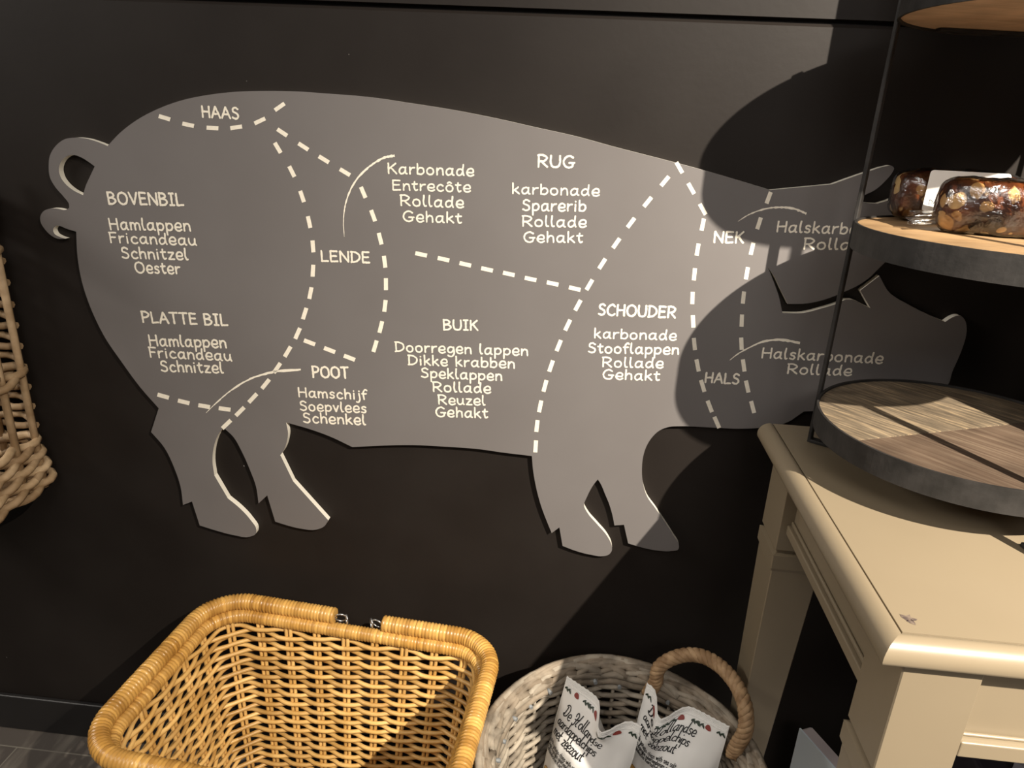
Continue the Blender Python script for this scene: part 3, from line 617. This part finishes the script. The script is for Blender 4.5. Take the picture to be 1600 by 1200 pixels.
def loaf(loc, rz, L, W, H, seed, label, tail=0, lab=None, tilt=0.0):
    root = thing('nut_loaf', (loc[0], loc[1], ZM+0.001), label, 'food', 'film wrapped nut loaves on the middle shelf')
    T = Matrix.Translation((loc[0], loc[1], ZM+0.0012+H/2)) @ Matrix.Rotation(rz, 4, 'Z') @ Matrix.Rotation(tilt, 4, 'X')
    def put(mb, name, m, par=root):
        mb.v = [tuple(T @ Vector(v)) for v in mb.v]
        o = mb.build(name, m, par, recalc=True); return o
    put(loaf_mesh(L, W, H, seed), 'loaf', M_LOAF)
    fm_ = loaf_mesh(L, W, H, seed, off=0.0022, wr=0.0016)
    if tail:
        mb = fm_; n1, n2 = 10, 16; vs = []
        for i in range(n1+1):
            t = i/n1
            for j in range(n2):
                th = 2*PI*j/n2
                r_ = (0.012+0.010*t)*(1+0.45*math.sin(5*th+seed)*(0.3+t)); fl = 0.8-0.45*t
                vs.append(Vector((tail*(L/2-0.004+0.030*t), r_*math.cos(th), -H/2+0.013-0.003*t+r_*fl*math.sin(th)*0.7)))
        mb.add(vs, [(i*n2+j, i*n2+(j+1) % n2, (i+1)*n2+(j+1) % n2, (i+1)*n2+j) for i in range(n1) for j in range(n2)], smooth=True)
    put(fm_, 'film_wrap', M_FILM)
    if lab:
        lx, lw, lz, lh = lab; mb = MB(); yy = -W/2-0.0058; pts = []
        r_ = 0.004
        for cx, cz, a0 in ((lx+lw/2-r_, lz+lh/2-r_, 0), (lx-lw/2+r_, lz+lh/2-r_, 90), (lx-lw/2+r_, lz-lh/2+r_, 180), (lx+lw/2-r_, lz-lh/2+r_, 270)):
            for k in range(5):
                a = math.radians(a0+k*22.5); pts.append((cx+r_*math.cos(a), yy, cz+r_*math.sin(a)))
        mb.prism(pts, (0, 0.0006, 0)); lo = put(mb, 'price_label', M_LABEL); lo['label'] = 'white sticker with small print'
        for tx, x0, z0, cap in (('NET', lx-0.002, lz+0.0135, 0.0065), ('I', lx-0.022, lz+0.000, 0.006), ('DA', lx-lw/2+0.006, lz-0.016, 0.0055)):
            mb = MB(); st, wd = text_strokes(tx, 2.0)
            for s in st: ribbon(mb, s, 0.5, lambda x, y, z: Vector((x0+x*cap/10, yy-0.0003-z, z0+y*cap/10)), 0)
            put(mb, 'print', M_INK, lo)
    return root
loaf((0.480, -0.112), math.radians(-4), 0.150, 0.060, 0.062, 1, 'dark nut loaf with white sticker at the back of the middle shelf', 0, (-0.004, 0.092, 0.008, 0.050))
loaf((0.474, -0.222), math.radians(-14), 0.120, 0.058, 0.060, 2, 'nut loaf in crinkled clear film with twisted end at front of middle shelf', -1)
loaf((0.580, -0.305), math.radians(60), 0.110, 0.052, 0.056, 3, 'nut loaf cut off by the right picture edge on middle shelf', 0)
# cylinders out of view on the stand, added to cast shadows
def lathe(mb, c, prof, n=40, mi=0):
    R = [[(c[0]+r_*math.cos(2*PI*i/n), c[1]+r_*math.sin(2*PI*i/n), z_) for i in range(n)] for r_, z_ in prof]
    for k in range(len(R)-1): mb.add(R[k]+R[k+1], [(i, (i+1) % n, n+(i+1) % n, n+i) for i in range(n)], mi=mi, smooth=True)
    mb.add(R[0], [tuple(range(n))[::-1]], mi=mi); mb.add(R[-1], [tuple(range(n))], mi=mi)

def blocker(loc, z, r, h, label):
    root = thing('shadow_blocker', (loc[0], loc[1], z), label, 'blocker', 'unseen shadow blockers added on the stand')
    mb = MB(); lathe(mb, loc, [(r*0.96, z), (r, z+0.004), (r, z+h-0.03), (r*0.985, z+h-0.028)], 48); mb.build('body', M_IRON, root)
    mb = MB(); lathe(mb, loc, [(r*0.985, z+h-0.028), (r+0.001, z+h-0.027), (r+0.001, z+h-0.004), (r-0.004, z+h), (0.002, z+h)], 48); mb.build('lid', M_IRON, root)
blocker((0.454, -0.134), TIERS[2]-0.0018, 0.060, 0.22, 'unseen shadow-casting tin at the back left of the top tier')
blocker((0.560, -0.215), TIERS[2]-0.0018, 0.058, 0.22, 'unseen shadow-casting tin in the middle of the top tier')
blocker((0.618, -0.130), TIERS[2]-0.0018, 0.040, 0.20, 'small unseen shadow-casting tin at the back right of the top tier')
blocker((0.632, -0.262), TIERS[0]-0.0028, 0.034, 0.17, 'tall unseen shadow-casting tin on the right of the bottom tier')

bx = thing('box_blocker', (0.80, -0.26, ZT), 'tall unseen box added to shade the wall right of the tiered stand', 'box')  # unseen box beside the stand, added to keep light off the wall
mb = MB(); mb.box((0.686, -0.36, ZT+0.0003), (0.92, -0.16, 1.36)); bevel(mb.build('body', M_CRATE, bx), 0.004)
mb = MB(); mb.box((0.690, -0.362, 1.30), (0.916, -0.3601, 1.35)); mb.build('front_rail', M_IRON, bx)

# ================================================================== WOVEN BASKETS
def loop(hx, hy, rc, n):
    """n evenly spaced (x, y, nx, ny) round a rounded rectangle, counter clockwise from the right middle"""
    segs = [('l', (hx, -hy+rc), (hx, hy-rc), (1, 0)), ('a', (hx-rc, hy-rc), 0), ('l', (hx-rc, hy), (-hx+rc, hy), (0, 1)), ('a', (-hx+rc, hy-rc), 90),
            ('l', (-hx, hy-rc), (-hx, -hy+rc), (-1, 0)), ('a', (-hx+rc, -hy+rc), 180), ('l', (-hx+rc, -hy), (hx-rc, -hy), (0, -1)), ('a', (hx-rc, -hy+rc), 270)]
    lens = [math.dist(s[1], s[2]) if s[0] == 'l' else rc*PI/2 for s in segs]; tot = sum(lens); out = []
    for i in range(n):
        d = tot*i/n
        for s, l in zip(segs, lens):
            if d <= l+1e-9:
                t = d/max(l, 1e-9)
                if s[0] == 'l': out.append((s[1][0]+(s[2][0]-s[1][0])*t, s[1][1]+(s[2][1]-s[1][1])*t, *s[3]))
                else:
                    a = math.radians(s[2]+90*t); out.append((s[1][0]+rc*math.cos(a), s[1][1]+rc*math.sin(a), math.cos(a), math.sin(a)))
                break
            d -= l
    return out
def rot2(x, y, a): return x*math.cos(a)-y*math.sin(a), x*math.sin(a)+y*math.cos(a)

def weave_body(name, parent, m, shape, z0, z1, stakes, pitch, rs, amp, stake_r, pair=True, sub=6, nsides=6, drift=0.0, seed=1, z_st1=None, stake_top=0.0):
    """shape(t) -> function giving n loop points (x, y, nx, ny) in world at height fraction t"""
    rg = random.Random(seed); mb = MB(); n = stakes*sub; rows = int((z1-z0)/pitch)
    for k in range(rows):
        z = z0+(k+0.5)*pitch; t = (z-z0)/(z1-z0); L = shape(t, n); ph = k % 2
        i0 = rg.randrange(n); tn = rg.uniform(0.35, 1.0); tones = []; pts = []
        ln = rg.randrange(4, 9)*sub; run = 0
        for i in range(n):
            x, y, nx, ny = L[(i+i0) % n]
            s = math.cos(PI*((i+i0) % n)/sub + PI*ph)
            o = amp*math.copysign(abs(s)**0.75, s)
            pts.append((x+nx*o, y+ny*o, z + drift*math.sin(2*PI*((i+i0) % n)/sub/2+PI*ph) + rg.uniform(-.0005, .0005)))
            run += 1
            if run > ln: run = 0; ln = rg.randrange(4, 9)*sub; tn = rg.uniform(0.35, 1.0)
            tones.append(tn)
        mb.tube(pts, rs, nsides, True, tones=tones)
    Ls = [shape(t, stakes*40) for t in (0, 0.25, 0.5, 0.75, 1.0)]
    for s in range(stakes):
        for off in ((-1, 1) if pair else (0,)):
            pts = []
            for q, L in enumerate(Ls):
                # stakes sit where the strands cross the wall midline
                idx = int((s*40 + off*40*0.075) % (stakes*40)); x, y, nx, ny = L[idx]
                pts.append((x, y, z0+(z1-z0)*q/4.0))
            pts.append((pts[-1][0], pts[-1][1], z1+stake_top))
            mb.tube(pts, stake_r, 6, False, tone=rg.uniform(0.6, 1.0), ref=(1, 0.3, 0))
    return mb.build(name, m, parent)

def wrapped(mb, pts, r, pitch, n=10, closed=False, seed=1, amp=0.14):
    """cane wound round a core: ribbed tube, one tone per turn"""
    rg = random.Random(seed); P = [Vector(p) for p in pts]
    if closed: P = P+[P[0]]
    cum = [0.0]
    for a, b_ in zip(P, P[1:]): cum.append(cum[-1]+(b_-a).length)
    tot = cum[-1]; turns = int(tot/pitch); m_ = turns*4; out = []; rad = []; tones = []; j = 0; tn = 0.8
    for i in range(m_ + (0 if closed else 1)):
        d = tot*i/m_
        while j < len(cum)-2 and cum[j+1] < d: j += 1
        out.append(P[j].lerp(P[j+1], (d-cum[j])/max(cum[j+1]-cum[j], 1e-9)))
        ph = (i % 4)
        if ph == 0: tn = rg.uniform(0.25, 1.0)
        rad.append(r*(1-amp if ph == 0 else 1.0 if ph == 2 else 1-amp*0.22)*(1+rg.uniform(-.02, .02)))
        tones.append(0.12 if ph == 3 and rg.random() < 0.12 else tn)
    mb.tube(out, rad, n, closed, tones=tones)

# ---- yellow rattan basket
BA = math.radians(-4.5); BCX, BCY = -0.366, -0.2475
def yshape(hx0, hy0, hx1, hy1, rc, dx=0.0):
    def f(t, n):
        res = []
        for x, y, nx, ny in loop(hx0+(hx1-hx0)*t, hy0+(hy1-hy0)*t, rc, n):
            X, Y = rot2(x+dx*(1-t), y, BA); NX, NY = rot2(nx, ny, BA); res.append((BCX+X, BCY+Y, NX, NY))
        return res
    return f
yb = thing('rattan_basket', (BCX, BCY, 0), 'large yellow rattan basket with two folded wrapped handles on the floor', 'basket')
weave_body('woven_body', yb, M_RATTAN, yshape(0.215, 0.158, 0.252, 0.163, 0.06, -0.014), 0.012, 0.411, 28, 0.0108, 0.0041, 0.0058, 0.0034, seed=4, drift=0.0012, stake_top=0.004)
mb = MB(); rg = random.Random(9)
for k in range(29):
    yy = -0.150+0.300*k/28; lx = 0.215 - (0.03 if k in (0, 28) else 0.012 if k in (1, 27) else 0)
    pts = []
    for i in range(29):
        xx = -lx+2*lx*i/28; X, Y = rot2(xx-0.014, yy, BA); pts.append((BCX+X, BCY+Y, 0.012+0.004*math.cos(PI*(i/2.0+k))))
    mb.tube(pts, 0.0055, 6, tone=rg.uniform(0.4, 1))
mb.build('base', M_RATTAN, yb)
mb = MB(); L = yshape(0.252, 0.162, 0.2575, 0.1675, 0.066)(1.0, 220)
wrapped(mb, [(x, y, 0.4150) for x, y, nx, ny in L], 0.0130, 0.0058, closed=True, seed=2, amp=0.1)
mb.build('rim', M_WRAP, yb)
def handle(side, seed, lift):
    n = 400; L = loop(0.2685, 0.1785, 0.075, n)   # counter clockwise from the right
    pts = []
    for x, y, nx, ny in L:
        pass
    gapx = 0.020
    sel = [(x, y) for x, y, nx, ny in L]
    if side > 0: seq = [p for p in sel if p[0] > 0.0]
    else: seq = [p for p in sel if p[0] < 0.0]
    seq.sort(key=lambda p: math.atan2(p[1], p[0]*1.0) if side > 0 else math.atan2(p[1], -p[0]))
    # trim round the hinge gap at the back and at the front
    cut = {1: (0.045, 0.045), -1: (0.035, 0.035)}[side]
    seq = [p for p in seq if abs(p[0]) > (0.030 if side < 0 else 0.054)]
    pts = []
    for x, y in seq:
        X, Y = rot2(x, y, BA); pts.append((BCX+0.0+X, BCY+Y, 0.4355+lift*min(1.0, abs(x)/0.25)))
    mb = MB(); wrapped(mb, pts, 0.0152, 0.0062, n=12, seed=seed, amp=0.13)
    h = mb.build('handle', M_WRAP, yb)
    for end in (pts[0], pts[-1]):
        e = Vector(end); sgn = -side; X, Y = rot2(sgn, 0, BA); dx = Vector((X, Y, 0))
        mb = MB(); ring = []
        c = e+dx*0.011-Vector((0, 0, 0.002)); a1 = (dx+Vector((0, 0.25, 0))).normalized(); a2 = Vector((0, -0.35, 1)).normalized()
        ring = [c+a1*(0.0105*math.cos(2*PI*i/24))+a2*(0.0105*math.sin(2*PI*i/24)) for i in range(24)]
        mb.tube(ring, 0.0016, 6, True)
        c2 = c+dx*0.011-Vector((0, 0, 0.002)); b1 = Vector((dx.y, -dx.x, 0))
        ring = [c2+b1*(0.006*math.cos(2*PI*i/24))+Vector((0, 0, 0.009*math.sin(2*PI*i/24)))+dx*(0.004*math.cos(2*PI*i/24)) for i in range(24)]
        mb.tube(ring, 0.0016, 6, True)
        mb.build('wire_ring', M_WIRE, h)
handle(-1, 5, 0.0015); handle(1, 6, 0.0005)

# ---- round grey willow basket with rope handles
GC = Vector((0.125, -0.281)); GR = 0.205
gb = thing('willow_basket', (GC.x, GC.y, 0), 'round grey willow basket with brown rope handle on the floor', 'basket')
def gshape(r0, r1):
    def f(t, n):
        r_ = r0+(r1-r0)*t
        return [(GC.x+r_*math.cos(2*PI*i/n), GC.y+r_*math.sin(2*PI*i/n), math.cos(2*PI*i/n), math.sin(2*PI*i/n)) for i in range(n)]
    return f
weave_body('woven_body', gb, M_GREYW, gshape(0.176, GR-0.010), 0.012, 0.386, 24, 0.0094, 0.0048, 0.0050, 0.0038, pair=False, seed=11, drift=0.0022, sub=8)
mb = MB(); lathe(mb, (GC.x, GC.y), [(0.001, 0.004), (0.176, 0.004), (0.178, 0.012), (0.176, 0.018), (0.001, 0.018)], 48); mb.build('base', M_GREYW, gb)
mb = MB(); rg = random.Random(21)
NS = 26
for k in range(NS):       # laid border: every rod runs outside five stakes and dips in again
    a0 = 2*PI*k/NS; span = 2*PI*6.8/NS; pts = []; rad = []
    for i in range(19):
        t = i/18; a = a0+span*t
        o = -0.008+0.020*math.sin(PI*min(1, t*1.15))**0.8; z = 0.382+0.019*math.sin(PI*t)**0.8 + 0.006*(1-t)
        wob = 0.0015*math.sin(9*t+k)
        r_ = GR-0.004+o+wob; pts.append((GC.x+r_*math.cos(a), GC.y+r_*math.sin(a), z+wob)); rad.append(0.0072*(1-0.35*t)*rg.uniform(0.93, 1.07))
    mb.tube(pts, rad, 7, tone=rg.uniform(0.15, 1.0))
for k in range(2):        # band of rods just under the border
    for off in (0, PI):
        pts = []
        for i in range(73):
            a = off+PI*i/72*1.02; r_ = GR-0.012-0.003*k; pts.append((GC.x+r_*math.cos(a), GC.y+r_*math.sin(a), 0.386-0.011*k+0.002*math.sin(a*17)))
        mb.tube(pts, 0.0062, 7, tone=rg.uniform(0.2, 0.8))
mb.build('border', M_GREYW, gb)
for k in range(13):
    a = math.radians(60+k*13.5); er = Vector((math.cos(a), math.sin(a), 0)); c = Vector((GC.x, GC.y, 0.372+0.007*(k % 2)))+er*(GR-0.016)
    mb = MB(); mb.tube([c-er*0.009, c+er*0.004], 0.0034, 10); mb.build('peg', M_PEG, gb)
def rope(pts, r, turns, parent, name='rope_handle', strands=4, seed=1):
    P = smooth_path([Vector(p) for p in pts], 14); n = len(P); mb = MB(); rg = random.Random(seed)
    prev = None; F = []
    for i in range(n):
        t = (P[min(i+1, n-1)]-P[max(i-1, 0)]).normalized()
        a = (prev-t*t.dot(prev)) if prev is not None else Vector((0.3, 1, 0.2))-t*t.dot(Vector((0.3, 1, 0.2)))
        a.normalize(); prev = a; F.append((a, t.cross(a)))
    for s in range(strands):
        out = []
        for i in range(n):
            th = 2*PI*(s/strands+turns*i/(n-1)); a, b_ = F[i]; out.append(P[i]+a*(r*0.52*math.cos(th))+b_*(r*0.52*math.sin(th)))
        mb.tube(out, r*0.56, 8, tone=rg.uniform(0.3, 0.95))
    return mb.build(name, M_ROPE, parent)
HP = [at_z(1012, 1084, 0.382), at_z(1024, 1066, 0.405), at_z(1029, 1044, 0.435), at_z(1058, 1026, 0.462), at_z(1092, 1024, 0.476), at_z(1124, 1040, 0.482), at_z(1149, 1068, 0.478), at_z(1164, 1104, 0.468), at_z(1165, 1138, 0.44), at_z(1152, 1164, 0.405), at_z(1144, 1178, 0.382)]
rope(HP, 0.0115, 9.5, gb, seed=3)

# ---- chip bags
def crisp_bag(TL, U, V, dip, dip_w, dip_l, label, voff, seed):
    TL, U, V = Vector(TL), Vector(U), Vector(V)
    nrm = U.cross(V).normalized()
    if nrm.dot(CAM-TL) < 0: nrm = -nrm
    VL = 1.62
    def surf(u, v, side=1, off=0.0):
        tt = min(max(v/VL, 0), 1)
        e = (math.sin(PI*min(max(u, 0), 1))**0.6) if 0 < u < 1 else 0.0
        f = (min(1.0, max(0.0, (v-0.06)/0.5))**0.8)*(min(1.0, max(0.0, (VL-0.05-v)/0.4))**0.8)
        bul = 0.036*e*f*side
        d = math.exp(-((u-dip)/dip_w)**2)*math.exp(-(max(v, 0)/dip_l)**2)
        wr = (noise.noise(Vector((u*5+seed, v*4, side*3.0)))*0.0035+noise.noise(Vector((u*13+seed, v*9, side*5.0)))*0.0014)*min(1, f*1.4+0.15)
        pinch = (1-0.10*math.exp(-((v-0.0)/0.25)**2)*0)
        vv = v + 0.17*d
        return TL + U*(0.5+(u-0.5)*pinch) + V*vv + nrm*(bul+0.030*d+wr*side+off)
    root = thing('crisp_bag', TL+U*0.5+V*VL, label, 'bag', 'bags of potato chips in the willow basket')
    mb = MB(); nu, nv = 34, 44
    for side in (1, -1):
        vs = []
        for j in range(nv+1):
            for i in range(nu+1):
                u = i/nu; v = VL*j/nv
                if j == 0: v = -0.004 + 0.008*(i % 2)      # zigzag cut
                vs.append(surf(u, v, side))
        fs = [(j*(nu+1)+i, (j+1)*(nu+1)+i, (j+1)*(nu+1)+i+1, j*(nu+1)+i+1) for j in range(nv) for i in range(nu)]
        if side < 0: fs = [f[::-1] for f in fs]
        mb.add(vs, fs, smooth=True)
    mb.build('pouch', M_BAG, root)
    # ribbed seal along the top
    mb = MB()
    for k in range(5):
        pts = [surf(i/40, 0.016+0.014*k, 1, 0.0006) for i in range(41)]; mb.tube(pts, 0.0008, 5)
    mb.build('top_seal', M_BAG, root)
    def txt(mb, s, u0, v0, u1, v1, cap, hw, shear, gap, xs=1.0, rough=0.0):
        st, wd = text_strokes(s, gap, shear, xs)
        k = (u1-u0)/wd
        def fm(x, y, z):
            t = x/wd; return surf(u0+(u1-u0)*t, v0+voff+(v1-v0)*t-y*cap/10.0, 1, 0.0008+z)
        # keep strokes round in metres: scale x units to y units
        ax = U.length*k; ay = V.length*cap/10.0; q = ax/ay
        for p in st: ribbon(mb, [(a*q, b_) for a, b_ in p], hw, lambda x, y, z: fm(x/q, y, z), 0, rough=rough, taper=False, sub=6)
    mb = MB()
    txt(mb, '\u0110e \u0126ollandse', 0.12, 0.325, 0.69, 0.325, 0.112, 0.44, 0.30, 0.75, 0.80)
    txt(mb, 'aardappelchips', 0.08, 0.425, 0.66, 0.428, 0.100, 0.48, 0.30, 0.6, 0.80)
    txt(mb, 'met zeezout', 0.075, 0.527, 0.545, 0.535, 0.100, 0.50, 0.30, 0.8, 0.85)
    txt(mb, 'Dutch potato chips with sea salt', 0.03, 0.625, 0.62, 0.645, 0.045, 0.65, 0.0, 1.6)
    txt(mb, 'Chips d\'argile n\u00e9erlandaises avec sel', 0.03, 0.675, 0.66, 0.695, 0.045, 0.65, 0.0, 1.6)
    txt(mb, 'Holl\u00e4ndische Kartoffelchips mit', 0.03, 0.725, 0.60, 0.745, 0.045, 0.65, 0.0, 1.6)
    mb.build('lettering', M_INK, root)
    nb = [0]
    def blob(mb, u, v, a, b_, ang, mi, k=12, sharp=1.0):
        pts = []; nb[0] += 1; oz = 0.0009+0.00006*(nb[0] % 14)
        for i in range(k):
            th = 2*PI*i/k; x = a*math.cos(th); y = b_*math.sin(th)*(1-0.35*math.cos(th)*sharp)
            X, Y = rot2(x, y, ang); pts.append(surf(u+X, v+Y*U.length/V.length, 1, oz))
        mb.add(pts, [tuple(range(k))[::-1]], mi=mi)
    mb = MB()       # printed border of leaves and red berries under the seal
    for u in (0.20, 0.50, 0.80):
        blob(mb, u, 0.105, 0.036, 0.026, 0.5, 0)
    for u in (0.06, 0.33, 0.40, 0.64, 0.70, 0.93):
        for q in range(4):
            blob(mb, u-0.02+0.022*q, 0.098+0.012*(q % 2), 0.024, 0.010, 0.9 if q % 2 else -0.7, 1, 8)
    mb.build('printed_border', [M_RED, M_LEAF], root)
    mb = MB()
    for u, v, a, b_, g in ((0.30, 0.98, 0.10, 0.055, 0.4), (0.44, 0.93, 0.09, 0.05, -0.3), (0.58, 0.98, 0.11, 0.06, 0.2), (0.40, 1.04, 0.12, 0.06, 0.0), (0.66, 1.05, 0.10, 0.055, -0.5), (0.24, 1.06, 0.09, 0.05, 0.9)):
        blob(mb, u-0.13, v-0.05+voff*0.8, a*1.08, b_*1.1, g, 1, 16, 0.6)
        blob(mb, u-0.13, v-0.052+voff*0.8, a, b_*0.95, g, 0, 16, 0.6)
    mb.build('crisp_picture', [M_CRISP, M_BROWNP], root)
crisp_bag((0.0402, -0.1311, 0.4135), (0.1199, -0.0919, 0.0), (-0.0291, -0.0379, -0.1716), 0.66, 0.13, 0.22, 'white potato chip bag on the left in the grey willow basket', 0.0, 1.7)
crisp_bag((0.1724, -0.1458, 0.43), (0.1212, -0.0742, 0.0), (-0.0244, -0.0398, -0.1582), 0.31, 0.13, 0.38, 'white creased potato chip bag on the right beside the rope handle', -0.10, 5.3)

# ---- wicker basket hanging on the wall at the left picture edge
hb = thing('wicker_basket', (-1.07, -0.14, 0.62), 'tan wicker basket with open sides hung on the wall at the left edge', 'basket')
HX, HY, HCX, HCY, HRC = 0.150, 0.135, -1.066, -0.142, 0.028
def hshape(grow):
    return [(HCX+x, HCY+y, nx, ny) for x, y, nx, ny in loop(HX+grow, HY+grow, HRC, 96)]
mb = MB(); rg = random.Random(31)
def hrow(mb, z, grow, r, amp, ph, slope=0.0):
    pts = []; L = hshape(grow); tones = []; tn = rg.uniform(0.4, 1)
    for i, (x, y, nx, ny) in enumerate(L):
        s = math.cos(PI*i/4+PI*ph); o = amp*s
        pts.append((x+nx*o, min(y+ny*o, -0.008), z+0.004*math.sin(PI*i/4+PI*ph)+slope*math.sin(2*PI*i/96+1)))
        if i % 16 == 0: tn = rg.uniform(0.35, 1)
        tones.append(tn)
    mb.tube(pts, r, 7, True, tones=tones)
for k in range(8): hrow(mb, 0.637+0.0125*k, -0.004-0.0015*k if k else -0.010, 0.0072, 0.0065, k % 2)
mb.build('woven_foot', M_KUBU, hb)
for zc, nr in ((0.842, 2), (1.050, 2), (1.105, 5)):
    mb = MB()
    for k in range(nr): hrow(mb, zc+0.0125*k, -0.014, 0.0070, 0.007, k % 2)
    mb.build('woven_band', M_KUBU, hb)
mb = MB()
for k in range(17):      # close woven back
    z = 0.745+0.0185*k; tn = rg.uniform(0.4, 1); pts = []
    for i in range(25):
        x = HCX+HX-0.021-(2*HX-0.042)*i/24; pts.append((x, -0.0185-0.004*(i in (0, 24))+0.0055*math.cos(PI*i/3+PI*(k % 2)), z+rg.uniform(-.001, .001)))
    mb.tube(pts, 0.0062, 7, tone=tn)
mb.build('woven_back', M_KUBU, hb)
for (x, y) in [(HCX+HX-0.016, -0.032), (HCX+HX-0.016, -0.078), (HCX+HX-0.016, -0.135), (HCX+HX-0.016, -0.190), (HCX+HX-0.016, -0.245), (HCX+0.07, HCY-HY+0.016), (HCX-0.03, HCY-HY+0.016), (HCX-HX+0.016, -0.05), (HCX-HX+0.016, -0.14), (HCX-HX+0.016, -0.24), (HCX+0.06, -0.022), (HCX-0.04, -0.022)]:
    mb = MB(); mb.tube([(x, y, 0.630), (x-0.0005, y, 0.9), (x, y, 1.19)], 0.0062, 8, tone=rg.uniform(0.6, 1), ref=(1, 0, 0)); mb.build('stake', M_KUBU, hb)
mb = MB()
for k in range(18):
    y = HCY-HY+0.02+(2*HY-0.04)*k/17
    mb.tube([(HCX-HX+0.01, y, 0.640+0.003*(k % 2)), (HCX+HX-0.012, y, 0.640+0.003*((k+1) % 2))], 0.0078, 6, tone=rg.uniform(0.3, 0.9))
mb.build('base', M_KUBU, hb)

# ================================================================== STORED UNDER THE TABLE
def obox(root, name, c, d, L, W, z0, z1, m):
    d = Vector((d[0], d[1])).normalized(); q = Vector((-d.y, d.x)); c = Vector(c)
    mb = MB(); P = [c-d*L/2-q*W/2, c+d*L/2-q*W/2, c+d*L/2+q*W/2, c-d*L/2+q*W/2]
    mb.prism([(p.x, p.y, z0) for p in P], (0, 0, z1-z0)); return mb.build(name, m, root, recalc=True)
pk = thing('card_packet', (0.50, -0.18, 0), 'pale blue upright card packet with mauve spine between the table legs', 'packet')
a = at_z(1249, 1138, 0.30); b2 = at_z(1300, 1196, 0.30); dd = Vector((b2.x-a.x, b2.y-a.y)).normalized(); qq = Vector((-dd.y, dd.x))
mid = Vector((a.x, a.y))+dd*0.11
mb = MB(); P = [Vector((a.x, a.y)), Vector((a.x, a.y))+dd*0.22]
th = qq*0.026 if qq.x > 0 else -qq*0.026
lo_, hi_ = 0.0005, 0.30
A0, A1 = P; mb.prism([(A0.x, A0.y, lo_), (A1.x, A1.y, lo_), (A1.x+th.x*0.12, A1.y+th.y*0.12, lo_), (A0.x+th.x*0.12, A0.y+th.y*0.12, lo_)], (0, 0, hi_-lo_))
mb.build('cover', M_BLUE, pk, recalc=True)
mb = MB(); B0 = A0+th*0.14; B1 = A1+th*0.14; s3 = th*0.86
mb.prism([(B0.x, B0.y, lo_), (B1.x, B1.y, lo_), (B1.x+s3.x, B1.y+s3.y, lo_), (B0.x+s3.x, B0.y+s3.y, lo_)], (0, 0, hi_-lo_-0.002))
bevel(mb.build('spine', M_BLUE2, pk, recalc=True), 0.004, 2)['label'] = 'mauve spine of the packet'
cr = thing('storage_crate', (0.80, -0.30, 0), 'black ribbed plastic crate in the shade under the table front', 'crate')
mb = MB(); mb.box((0.60, -0.46, 0.0005), (1.02, -0.20, 0.50)); bevel(mb.build('body', M_CRATE, cr), 0.006)
mb = MB()
for k in range(9): mb.box((0.615+0.045*k, -0.464, 0.03), (0.623+0.045*k, -0.460, 0.48))
mb.build('ribs', M_CRATE, cr)

a = at_z(1586, 1189, 0.52)
gc = MB(); gc.prism([(a.x, a.y, 0.5012), (a.x+0.06, a.y-0.01, 0.5012), (a.x+0.055, a.y-0.05, 0.5012)], (0, 0, 0.018))
o = gc.build('card_piece', M_GREYP, None, recalc=True)
tag(o, 'grey three cornered card piece on the black crate under the table', 'card')
